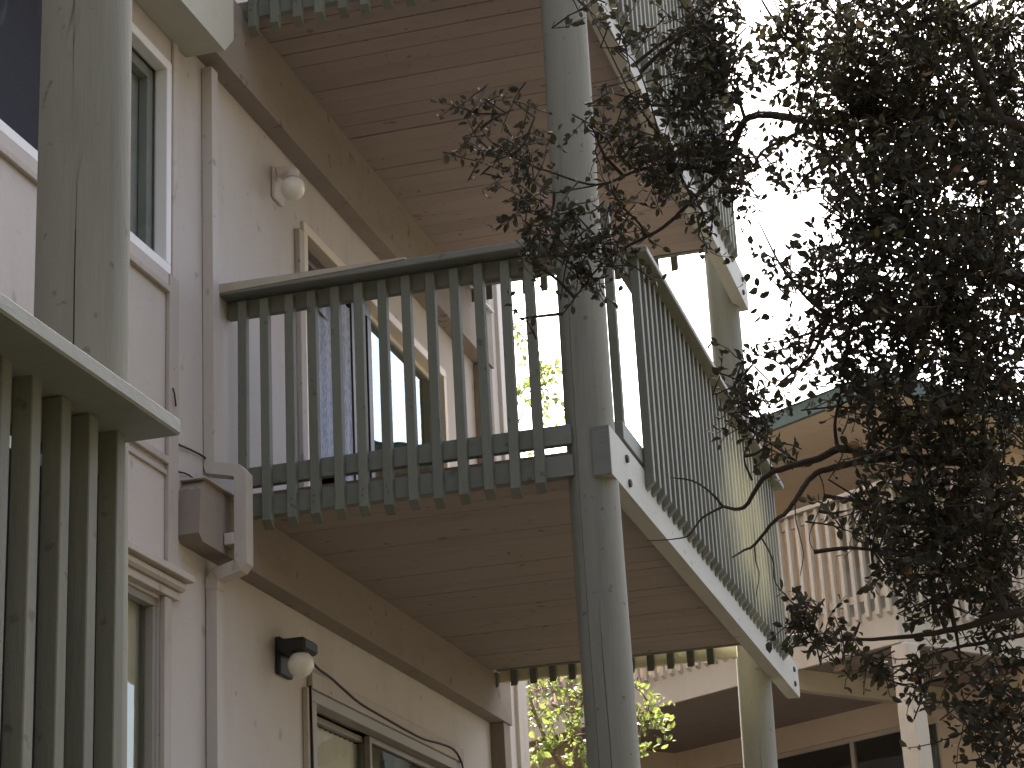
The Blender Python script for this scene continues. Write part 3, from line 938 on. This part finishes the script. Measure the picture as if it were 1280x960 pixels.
# balcony deck of the wing, fascias, joists
wbox((LX, .045, .06), (-.045, SB - .002, .16), 'deck', M['soffit'])
wbox((-.62, SB, .06), (-.045, 8, .159), 'deck', M['soffit'])
wbox((-5.39, .02, -2.64), (0, SB - .002, -2.5), 'deck', M['roof'])  # out-of-view lower deck, added to cut ground bounce into the recess
wbox((LX, 0, 0), (0, .04, .34), 'fascia_board', M['wingtrim'])
wbox((-.04, .041, .002), (0.0, 8, .34), 'fascia_board', M['wingtrim'])
for x in (-1.52, -5.9):
    wbox((x, .045, -.14), (x + .11, SB - .01, .058), 'joist', M['wingtrim'])
# corner column and others
wbox((-.125, .004, H0), (.06, .19, -.003), 'column', M['wingtrim'], .012)
# rail
BAL_W = slanted(MB(), -.022, .022, -.019, .019, 0, 1.17, .03, '-y').mesh('baluster', M['wingtrim'])
BAL_W2 = slanted(MB(), -.019, .019, -.022, .022, 0, 1.17, .03, '+x').mesh('baluster', M['wingtrim'])
for i in range(60):
    x = -.06 - i * .1245
    place('baluster', BAL_W, wing, wl((x, -.021, .262)))
for i in range(24):
    place('baluster', BAL_W2, wing, wl((.021, .06 + i * .1245, .262)))
wbox((LX, -.07, 1.435), (.09, .075, 1.475), 'rail_cap', M['wingtrim'])
wbox((-.06, .076, 1.434), (.09, 6, 1.474), 'rail_cap', M['wingtrim'])
wbox((LX, .001, 1.33), (0, .04, 1.43), 'upper_rail', M['wingtrim'])
wbox((LX, .001, .45), (0, .04, .53), 'lower_rail', M['wingtrim'])
wbox((-.04, .045, 1.33), (-.001, 6, 1.43), 'upper_rail', M['wingtrim'])
# roof: soffit, green edge, slab
wbox((LX - .4, -.05, 2.33), (.16, 12, 2.37), 'eave_soffit', M['wingwall'])
wbox((LX - .45, -.10, 2.31), (.22, -.052, 2.47), 'roof_edge', M['roofmetal'])
wbox((.165, -.05, 2.312), (.22, 12, 2.468), 'roof_edge', M['roofmetal'])
rf = MB()
rf.hexa([wl((LX - .45, -.12, 2.471)), wl((.24, -.12, 2.471)), wl((.24, 12, 2.471)), wl((LX - .45, 12, 2.471)),
         wl((LX, .4, 2.56)), wl((-.2, .4, 2.56)), wl((-.2, 11.5, 2.56)), wl((LX, 11.5, 2.56))])
rf.build('roof', M['roof'], wing)
# lower window: frame, panes, curtains
m = MB()
a, b, c_, d = HW
y0, y1 = SB + .03, SB + .075
m.box(wl((a, y0, d - .05)), wl((b, y1, d))); m.box(wl((a, y0, c_)), wl((b, y1, c_ + .05)))
for x in (a, -2.80, b - .05):
    m.box(wl((x, y0, c_ + .05)), wl((x + .05, y1, d - .05)))
win = m.build('window', M['wingtrim'], wing)
MB().quad(wl((a, SB + .05, c_)), wl((b, SB + .05, c_)), wl((b, SB + .05, d)), wl((a, SB + .05, d))).build('pane', M['glass2'], win)
for (xa, xb) in ((-2.28, -2.02), (-2.0, -1.62)):
    m = MB(); n = 40
    for j in range(2):
        for i in range(n + 1):
            t_ = i / n
            m.v.append(wl((xa + (xb - xa) * t_, SB + .22 + .03 * math.sin(t_ * 22), (c_, d)[j])))
    for i in range(n):
        m.f.append([i, i + 1, n + 2 + i, n + 1 + i])
    m.build('curtain', M['sage'], win, smooth=True)
# upper door behind the rail
m = MB(); m.box(wl((-1.02, SB - .04, .17)), wl((-.93, SB - .002, 2.2))); m.box(wl((-2.6, SB - .04, 2.11)), wl((-1.021, SB - .002, 2.2)))
dr = m.build('door_frame', M['white'], wing)
MB().quad(wl((-2.6, SB - .02, .17)), wl((-1.02, SB - .02, .17)), wl((-1.02, SB - .02, 2.11)), wl((-2.6, SB - .02, 2.11))).build('pane', M['glass'], dr)


# ------------------------------------------------------------------ foliage
class Leaves:
    def __init__(s):
        s.v, s.f, s.tone = [], [], []

    def add(s, p, d, nrm, L, W, fold, tone):
        side = d.cross(nrm).normalized()
        up = side.cross(d).normalized()
        b = len(s.v)
        pts = [(0, 0, 0), (.30, .42, fold), (.68, .40, fold), (1, 0, -.12), (.68, -.40, fold), (.30, -.42, fold), (.5, 0, 0)]
        for (u, w_, h_) in pts:
            s.v.append(tuple(p + d * (u * L) + side * (w_ * W) + up * (h_ * W)))
            s.tone.append(tone)
        for f in ((0, 1, 6), (1, 2, 6), (2, 3, 6), (3, 4, 6), (4, 5, 6), (5, 0, 6)):
            s.f.append([b + i for i in f])

    def build(s, name, m, parent):
        me = bpy.data.meshes.new(name)
        me.from_pydata(s.v, [], s.f)
        at = me.attributes.new('tone', 'FLOAT', 'POINT')
        at.data.foreach_set('value', s.tone)
        me.materials.append(m)
        return place(name, me, parent)


def rnd_dir(rnd):
    while True:
        v = Vector((rnd.uniform(-1, 1), rnd.uniform(-1, 1), rnd.uniform(-1, 1)))
        if .05 < v.length < 1:
            return v.normalized()


def smooth_path(pts, n=5):
    out = []
    for i in range(len(pts) - 1):
        p0, p1, p2, p3 = pts[max(i - 1, 0)], pts[i], pts[i + 1], pts[min(i + 2, len(pts) - 1)]
        for k in range(n):
            u = k / n
            out.append(.5 * ((2 * p1) + (p2 - p0) * u + (2 * p0 - 5 * p1 + 4 * p2 - p3) * u * u + (3 * p1 - p0 - 3 * p2 + p3) * u ** 3))
    out.append(pts[-1])
    return out


def tree(root, limbs, blobs, leaf_m, bark_m, leafL, leafW, rnd, twig_len, n_single, per_cm=.021, trunk=None, bough=True, thick=1.0):
    nodes = []
    for (pts, r0, r1) in limbs:
        P = smooth_path([Vector(p) for p in pts])
        for i in range(1, len(P) - 1):
            P[i] = P[i] + rnd_dir(rnd) * min(.010, .14 * (r0 + (r1 - r0) * i / len(P)))
        rad = [thick * (r0 + (r1 - r0) * i / (len(P) - 1)) for i in range(len(P))]
        MB().tube(P, rad, 7).build('limb', bark_m, root, smooth=True)
        nodes += P
    if trunk:
        P = smooth_path([Vector(p) for p in trunk[0]])
        rad = [trunk[1] + (trunk[2] - trunk[1]) * i / (len(P) - 1) for i in range(len(P))]
        MB().tube(P, rad, 12).build('trunk', bark_m, root, smooth=True)
        nodes += P
    tw = MB(); lv = Leaves()
    singles = []
    for (c, rad, ntw, dens) in blobs:
        c = Vector(c)
        near = min(nodes, key=lambda q: (q - c).length)
        if bough:
            mid = near.lerp(c, .55) + rnd_dir(rnd) * (.12 * (c - near).length)
            bp = smooth_path([near, mid, c, c + (c - mid).normalized() * rad.x * .5], 5)
            L_ = (c - near).length
            tw.tube(bp, [.011 * min(1.6, .5 + L_) * (1 - .75 * i / len(bp)) for i in range(len(bp))], 5, False)
        else:
            bp = [c]
        for _ in range(ntw):
            q = rnd_dir(rnd) * (rnd.random() ** .38)
            st = c + Vector((q.x * rad.x, q.y * rad.y, q.z * rad.z))
            anchor = min(bp[len(bp) // 2:], key=lambda b_: (b_ - st).length)
            d = (st - anchor)
            d = (d.normalized() if d.length > 1e-4 else rnd_dir(rnd)) * .8 + rnd_dir(rnd) * .75 + Vector((0, 0, -.12))
            d.normalize()
            n = rnd.randint(5, 9)
            L = twig_len * rnd.uniform(.55, 1.25)
            P = []
            p = st - d * L * .5
            if d.length and (p - anchor).length < .45 and rnd.random() < .55:
                P.append(anchor.copy())
            cur = d.copy()
            for k in range(n):
                P.append(p.copy())
                cur = (cur + rnd_dir(rnd) * .28).normalized()
                p = p + cur * (L / n)
            tw.tube(P, [.0032 - .0022 * i / len(P) for i in range(len(P))], 4, False)
            start = 1 if P and (P[0] - anchor).length < 1e-6 else 0
            for k in range(start, len(P) - 1):
                seg = P[k + 1] - P[k]
                cnt = max(1, int(seg.length / per_cm * dens + rnd.random()))
                for _k in range(cnt):
                    pp = P[k] + seg * rnd.random()
                    o_ = seg.normalized().cross(rnd_dir(rnd))
                    o_ = o_.normalized() if o_.length > 1e-3 else rnd_dir(rnd)
                    ld = (seg.normalized() * rnd.uniform(.25, .9) + o_).normalized()
                    nr = rnd_dir(rnd)
                    sc_ = rnd.uniform(.6, 1.2)
                    a_ = (pp + ld * .004, ld, nr, leafL * sc_, leafW * sc_ * rnd.uniform(.8, 1.15), rnd.uniform(.05, .28), min(1, max(0, rnd.gauss(.4, .25))))
                    if len(singles) < n_single and rnd.random() < .12:
                        singles.append(a_)
                    else:
                        lv.add(*a_)
    if n_single:
        kinds = []
        for k in range(5):
            one = Leaves()
            one.add(Vector((0, 0, 0)), Vector((1, 0, 0)), Vector((0, 0, 1)), 1, .52 + .03 * k, .06 + .05 * k, .15 + .16 * k)
            me = bpy.data.meshes.new('leaf'); me.from_pydata(one.v, [], one.f)
            at = me.attributes.new('tone', 'FLOAT', 'POINT'); at.data.foreach_set('value', one.tone)
            me.materials.append(leaf_m); kinds.append(me)
        for i, (p, d, nr, L, W, fo, tn) in enumerate(singles):
            o = bpy.data.objects.new('leaf', kinds[i % 5]); COL.objects.link(o); o.parent = root
            side = d.cross(nr).normalized(); up = side.cross(d).normalized()
            mt = Matrix((d, -side, up)).transposed().to_4x4()
            o.rotation_mode = 'QUATERNION'
            o.location = p - Vector(root.location); o.rotation_quaternion = mt.to_quaternion(); o.scale = (L, L, L)
    stuff(tw.build('twig', bark_m, root, smooth=True))
    stuff(lv.build('foliage', leaf_m, root))
    return len(lv.f)


def pp(px, py, d):
    return at_depth(px, py, d)


def blob(px, py, d, rx, ry, n, dens=1.0, rdepth=None):
    k = d / F_PX
    rxy = rx * k; rz = ry * k
    return (pp(px, py, d), Vector((rxy, rdepth or max(rxy, .25), rz)), n, dens)


oak_rnd = random.Random(21)
oak_base = pp(1560, 900, 6.8); oak_base.z = GZ
oak = thing('oak_tree', 'dark evergreen oak reaching in from the right, its small leaves against the white sky', 'tree', tuple(oak_base))
trunk_top = pp(1500, 250, 6.9)
trunk = ([oak_base, oak_base + Vector((.1, .05, 1.6)), pp(1540, 700, 6.8), pp(1510, 450, 6.9), trunk_top], .21, .09)
limbs = [
    # long limb low over the far rail with its bare tips
    ([pp(1530, 640, 6.8), pp(1400, 600, 6.7), pp(1280, 590, 6.6), pp(1180, 575, 6.6), pp(1110, 572, 6.6), pp(1055, 561, 6.6), pp(1024, 572, 6.6), pp(983, 584, 6.65), pp(955, 598, 6.7), pp(930, 634, 6.75), pp(904, 633, 6.8)], .036, .0085),
    ([pp(904, 633, 6.8), pp(890, 617, 6.8), pp(872, 604, 6.85), pp(857, 599, 6.85), pp(838, 597, 6.9)], .008, .003),
    ([pp(904, 633, 6.8), pp(878, 647, 6.85), pp(861, 669, 6.9), pp(840, 674, 6.95), pp(809, 676, 7.0)], .0075, .0022),
    ([pp(1110, 572, 6.6), pp(1060, 580, 6.5), pp(1020, 592, 6.5), pp(1000, 616, 6.45), pp(983, 640, 6.45), pp(966, 653, 6.45), pp(943, 681, 6.5), pp(930, 688, 6.5), pp(915, 697, 6.5)], .020, .004),
    ([pp(943, 681, 6.5), pp(945, 703, 6.5), pp(949, 718, 6.5), pp(945, 745, 6.5)], .004, .002),
    ([pp(952, 672, 6.5), pp(966, 700, 6.45), pp(969, 727, 6.45), pp(985, 748, 6.4), pp(1002, 765, 6.4)], .005, .002),
    ([pp(994, 622, 6.45), pp(995, 650, 6.4), pp(1004, 690, 6.4), pp(1000, 720, 6.4)], .004, .002),
    ([pp(1024, 592, 6.5), pp(1030, 620, 6.45), pp(1012, 668, 6.4), pp(1018, 690, 6.4)], .004, .002),
    # middle limb feeding the left cluster
    ([pp(1510, 300, 6.9), pp(1380, 200, 6.9), pp(1250, 150, 6.9), pp(1150, 145, 6.9), pp(1080, 140, 6.95), pp(1030, 153, 7.0), pp(964, 144, 7.1), pp(932, 150, 7.15), pp(916, 187, 7.2), pp(897, 219, 7.25), pp(866, 250, 7.3), pp(829, 284, 7.35), pp(779, 311, 7.45), pp(747, 336, 7.5), pp(704, 392, 7.5)], .038, .004),
    ([pp(1060, 142, 6.95), pp(1020, 160, 6.95), pp(990, 170, 6.9), pp(955, 188, 6.9), pp(935, 215, 6.9), pp(900, 240, 6.95)], .016, .004),
    ([pp(897, 219, 7.25), pp(850, 205, 7.35), pp(800, 212, 7.4), pp(747, 231, 7.5), pp(688, 215, 7.55), pp(640, 195, 7.6), pp(612, 175, 7.6), pp(588, 140, 7.6)], .012, .002),
    ([pp(747, 231, 7.5), pp(700, 240, 7.5), pp(672, 243, 7.55), pp(655, 262, 7.5)], .006, .002),
    ([pp(866, 250, 7.3), pp(830, 180, 7.35), pp(790, 120, 7.4), pp(760, 60, 7.45), pp(735, 10, 7.5)], .009, .0025),
    ([pp(832, 195, 7.3), pp(800, 90, 7.3), pp(776, 60, 7.4), pp(750, 20, 7.4)], .006, .002),
    ([pp(1150, 145, 6.9), pp(1060, 80, 6.8), pp(1000, 60, 6.8), pp(970, 28, 6.8), pp(940, -20, 6.8)], .018, .005),
    ([pp(1250, 150, 6.9), pp(1210, 60, 7.0), pp(1190, 20, 7.0), pp(1150, -60, 7.0)], .03, .01),
    ([pp(1500, 420, 6.9), pp(1350, 380, 6.7), pp(1230, 330, 6.6), pp(1150, 300, 6.6), pp(1090, 270, 6.6), pp(1040, 200, 6.6)], .05, .005),
    ([pp(1230, 330, 6.6), pp(1130, 380, 6.4), pp(1050, 400, 6.4), pp(985, 345, 6.4), pp(945, 270, 6.5)], .02, .003),
    # low limbs
    ([pp(1530, 760, 6.8), pp(1400, 770, 6.5), pp(1280, 765, 6.3), pp(1195, 786, 6.3), pp(1140, 795, 6.3), pp(1060, 800, 6.3), pp(1022, 796, 6.3)], .03, .003),
    ([pp(1400, 770, 6.5), pp(1300, 790, 6.4), pp(1235, 802, 6.4), pp(1185, 812, 6.4), pp(1137, 830, 6.4), pp(1112, 846, 6.4)], .016, .003),
    ([pp(1400, 790, 6.5), pp(1330, 815, 6.4), pp(1272, 832, 6.4), pp(1230, 835, 6.4), pp(1180, 848, 6.4)], .012, .0025),
    ([pp(1500, 860, 6.8), pp(1380, 880, 6.4), pp(1290, 890, 6.2), pp(1240, 900, 6.1), pp(1215, 880, 6.1)], .02, .003),
    ([pp(940, 600, 6.7), pp(930, 570, 6.75), pp(945, 540, 6.8), pp(950, 500, 6.8)], .007, .002),
]
B = []
# dense right-hand crown
for (x, y, d, rx, ry, n) in [
    (1240, 40, 7.2, 90, 70, 46), (1150, 30, 7.0, 80, 60, 44), (1060, 45, 6.8, 55, 50, 24), (985, 40, 6.8, 45, 40, 12),
    (1250, 150, 7.3, 80, 70, 52), (1150, 150, 7.0, 85, 65, 56), (1075, 120, 6.8, 55, 45, 30), (1030, 165, 6.9, 45, 28, 16),
    (1230, 250, 6.9, 90, 65, 62), (1130, 240, 6.7, 75, 65, 56), (1065, 290, 6.6, 55, 50, 24),
    (1240, 350, 6.6, 90, 65, 64), (1140, 340, 6.5, 80, 60, 58), (1060, 380, 6.5, 60, 45, 30),
    (1240, 440, 6.6, 90, 60, 58), (1140, 430, 6.5, 80, 50, 46), (1060, 450, 6.6, 45, 35, 14),
    (1230, 530, 6.5, 90, 60, 66), (1140, 530, 6.4, 70, 55, 54), (1090, 540, 6.5, 40, 30, 14),
    (1240, 620, 6.5, 80, 65, 68), (1160, 620, 6.4, 75, 65, 58), (1090, 630, 6.4, 45, 50, 26), (1050, 640, 6.4, 25, 25, 4),
    (1240, 700, 6.4, 75, 60, 54), (1170, 700, 6.4, 70, 60, 44), (1105, 690, 6.4, 40, 45, 16),
    (1230, 760, 6.4, 55, 40, 22), (1160, 750, 6.4, 50, 30, 14)]:
    B.append(blob(x, y, d, rx, ry, int(n * (2.5 if y < 200 else 1.9 if y < 300 else 1.5 if y < 480 else .9)), 1.0, .5))
# sparse fringe in the white gap
for (x, y, d, rx, ry, n) in [(1000, 110, 6.8, 40, 35, 7), (965, 90, 6.8, 30, 40, 6), (960, 200, 6.9, 30, 40, 6), (1000, 230, 6.7, 35, 40, 4),
                             (990, 350, 6.4, 45, 30, 10), (1000, 420, 6.5, 40, 35, 8), (985, 470, 6.5, 45, 35, 8), (1050, 495, 6.6, 35, 25, 7),
                             (945, 510, 6.8, 26, 45, 16), (925, 490, 6.8, 22, 30, 8), (955, 560, 6.7, 25, 22, 7)]:
    B.append(blob(x, y, d, rx, ry, n, .8, .25))
# left cluster over the upper balcony
for (x, y, d, rx, ry, n) in [(850, 40, 7.3, 55, 45, 26), (900, 90, 7.2, 45, 60, 36), (850, 130, 7.3, 50, 45, 30), (900, 190, 7.15, 45, 55, 36),
                             (840, 210, 7.3, 50, 45, 26), (780, 120, 7.4, 45, 45, 14), (790, 190, 7.4, 45, 45, 20), (745, 170, 7.4, 30, 40, 10), (770, 60, 7.4, 40, 40, 8),
                             (720, 15, 7.5, 25, 25, 6), (735, 285, 7.5, 45, 35, 22), (790, 270, 7.4, 45, 35, 14), (700, 320, 7.5, 45, 25, 14), (770, 320, 7.45, 40, 20, 12),
                             (670, 210, 7.55, 30, 28, 10), (640, 190, 7.6, 25, 20, 6), (660, 265, 7.5, 22, 35, 14), (590, 140, 7.6, 22, 22, 7), (600, 170, 7.6, 14, 12, 4), (605, 215, 7.6, 12, 12, 4), (635, 140, 7.6, 18, 12, 5),
                             (665, 155, 7.6, 18, 15, 4), (690, 265, 7.5, 25, 25, 8), (735, 355, 7.5, 25, 20, 8), (900, 20, 7.2, 35, 35, 16), (665, 330, 7.5, 20, 25, 5), (652, 398, 7.5, 8, 6, 1), (725, 350, 7.5, 18, 14, 4), (880, 270, 7.2, 30, 25, 8), (920, 240, 7.1, 22, 30, 10)]:
    B.append(blob(x, y, d, rx, ry, max(1, int(n * (.8 if x < 800 else 1.15))), .85, .22))
# low sprigs at lower right
for (x, y, d, rx, ry, n) in [(1015, 790, 6.3, 40, 18, 12), (990, 775, 6.35, 20, 15, 6), (1055, 815, 6.3, 25, 14, 5), (1120, 840, 6.4, 35, 20, 8), (1150, 860, 6.4, 25, 18, 7),
                             (1090, 830, 6.4, 20, 25, 4), (1260, 830, 6.3, 35, 30, 12), (1250, 880, 6.1, 40, 40, 16), (1235, 930, 6.1, 40, 35, 14), (1205, 885, 6.1, 22, 22, 7), (1270, 920, 6.1, 25, 45, 8), (1200, 820, 6.3, 30, 22, 5)]:
    B.append(blob(x, y, d, rx, ry, n, .8, .2))
# unseen crown added beyond the frame on the right, to screen the walls from low sky light
for k in range(16):
    B.append(blob(1300 + 30 * (k % 4) + oak_rnd.uniform(0, 160), -60 + 62 * k, 6.8, 100, 80, 24, .9, .5))
def in_view(p):
    c = CR @ p
    if c.z < .3:
        return False
    u, v_ = 640 + F_PX * c.x / c.z, 480 + F_PX * c.y / c.z
    mx_ = 900 / max(1, c.z)
    return -150 - mx_ < u < 1400 + mx_ and -150 - mx_ < v_ < 1150 + mx_
shade_canopy = []  # unseen leaf masses added to screen the walls from low sky light
while len(shade_canopy) < 150:
    q = rnd_dir(oak_rnd) * (oak_rnd.random() ** .4)
    p = Vector((6.0 + 3.6 * q.x, 4.0 + 8.0 * q.y, 4.0 + 3.4 * q.z))
    if p.x < 3.0 or p.z < 1.2 or in_view(p):
        continue
    shade_canopy.append((p, Vector((.8, .8, .5)), 50, .8))
n_leaf = tree(oak, limbs, B, M['oakleaf'], M['bark'], .035, .0215, oak_rnd, .24, 280, .0175, trunk, True, .6)

cl = [([trunk_top, trunk_top + Vector((.9, -1.0, 1.0)), Vector((4.2, 2.5, 6.0)), Vector((5.5, -.5, 6.6)), Vector((6.2, -3.0, 6.0))], .09, .02),  # limbs carrying the added leaf masses
      ([trunk_top, trunk_top + Vector((1.2, .3, 1.2)), Vector((4.5, 7.0, 6.2)), Vector((6.5, 9.0, 6.8))], .08, .02),
      ([Vector((4.2, 2.5, 6.0)), Vector((5.6, 3.4, 7.2)), Vector((7.2, 4.0, 8.0))], .04, .012),
      ([trunk_top, trunk_top + Vector((1.5, -.8, -.6)), Vector((5.0, 4.0, 3.6)), Vector((7.5, 3.0, 3.4))], .06, .012)]
tree(oak, cl, shade_canopy, M['oakleaf'], M['bark'], .075, .048, oak_rnd, .42, 0, .035)

# small sunlit tree beyond the end of the wing
sh_rnd = random.Random(5)
sb = Vector((-3.2, 16.2, GZ))
shrub = thing('small_tree', 'small sunlit yellow-green tree seen below and through the middle balcony', 'tree', tuple(sb))
st = ([sb, sb + Vector((.08, .05, 1.6)), pp(735, 1000, 15.6), pp(725, 930, 15.6)], .07, .03)
sl = [([pp(735, 1000, 15.6), pp(690, 940, 15.5), pp(665, 880, 15.5), pp(660, 850, 15.5)], .022, .006),
      ([pp(690, 940, 15.5), pp(720, 920, 15.4), pp(765, 915, 15.4)], .014, .006),
      ([pp(690, 880, 15.5), pp(720, 890, 15.4), pp(735, 860, 15.4)], .014, .006),
      ([pp(735, 1000, 15.6), pp(790, 970, 15.3), pp(800, 920, 15.3), pp(812, 880, 15.3)], .02, .006),
      ([pp(725, 930, 15.6), pp(700, 780, 16.0), pp(690, 640, 16.2), pp(668, 520, 16.3), pp(672, 450, 16.4)], .03, .006),
      ([pp(690, 640, 16.2), pp(645, 560, 16.3), pp(655, 510, 16.3)], .014, .005)]
SBL = []
for (x, y, d, rx, ry, n) in [(680, 860, 15.4, 32, 22, 12), (720, 870, 15.3, 26, 26, 13), (670, 900, 15.5, 26, 26, 11), (715, 910, 15.4, 26, 22, 10), (690, 940, 15.5, 35, 22, 11), (725, 945, 15.4, 25, 22, 8),
                             (805, 895, 15.2, 26, 22, 16), (825, 905, 15.2, 16, 14, 6), (800, 930, 15.3, 18, 22, 7), (795, 860, 15.3, 14, 10, 2), (740, 1000, 15.6, 80, 40, 30),
                             (675, 460, 16.3, 22, 22, 10), (658, 500, 16.3, 22, 22, 10), (690, 490, 16.3, 22, 30, 10), (660, 585, 16.3, 26, 14, 6), (690, 595, 16.3, 18, 14, 3), (640, 410, 16.3, 10, 40, 2), (680, 700, 16.2, 60, 60, 16)]:
    SBL.append(blob(x, y, d, rx, ry, n, .75, .35))
tree(shrub, sl, SBL, M['shrubleaf'], M['bark2'], .062, .042, sh_rnd, .30, 0, .034, st)
print('oak leaf faces', n_leaf, 'objects', len(bpy.data.objects))
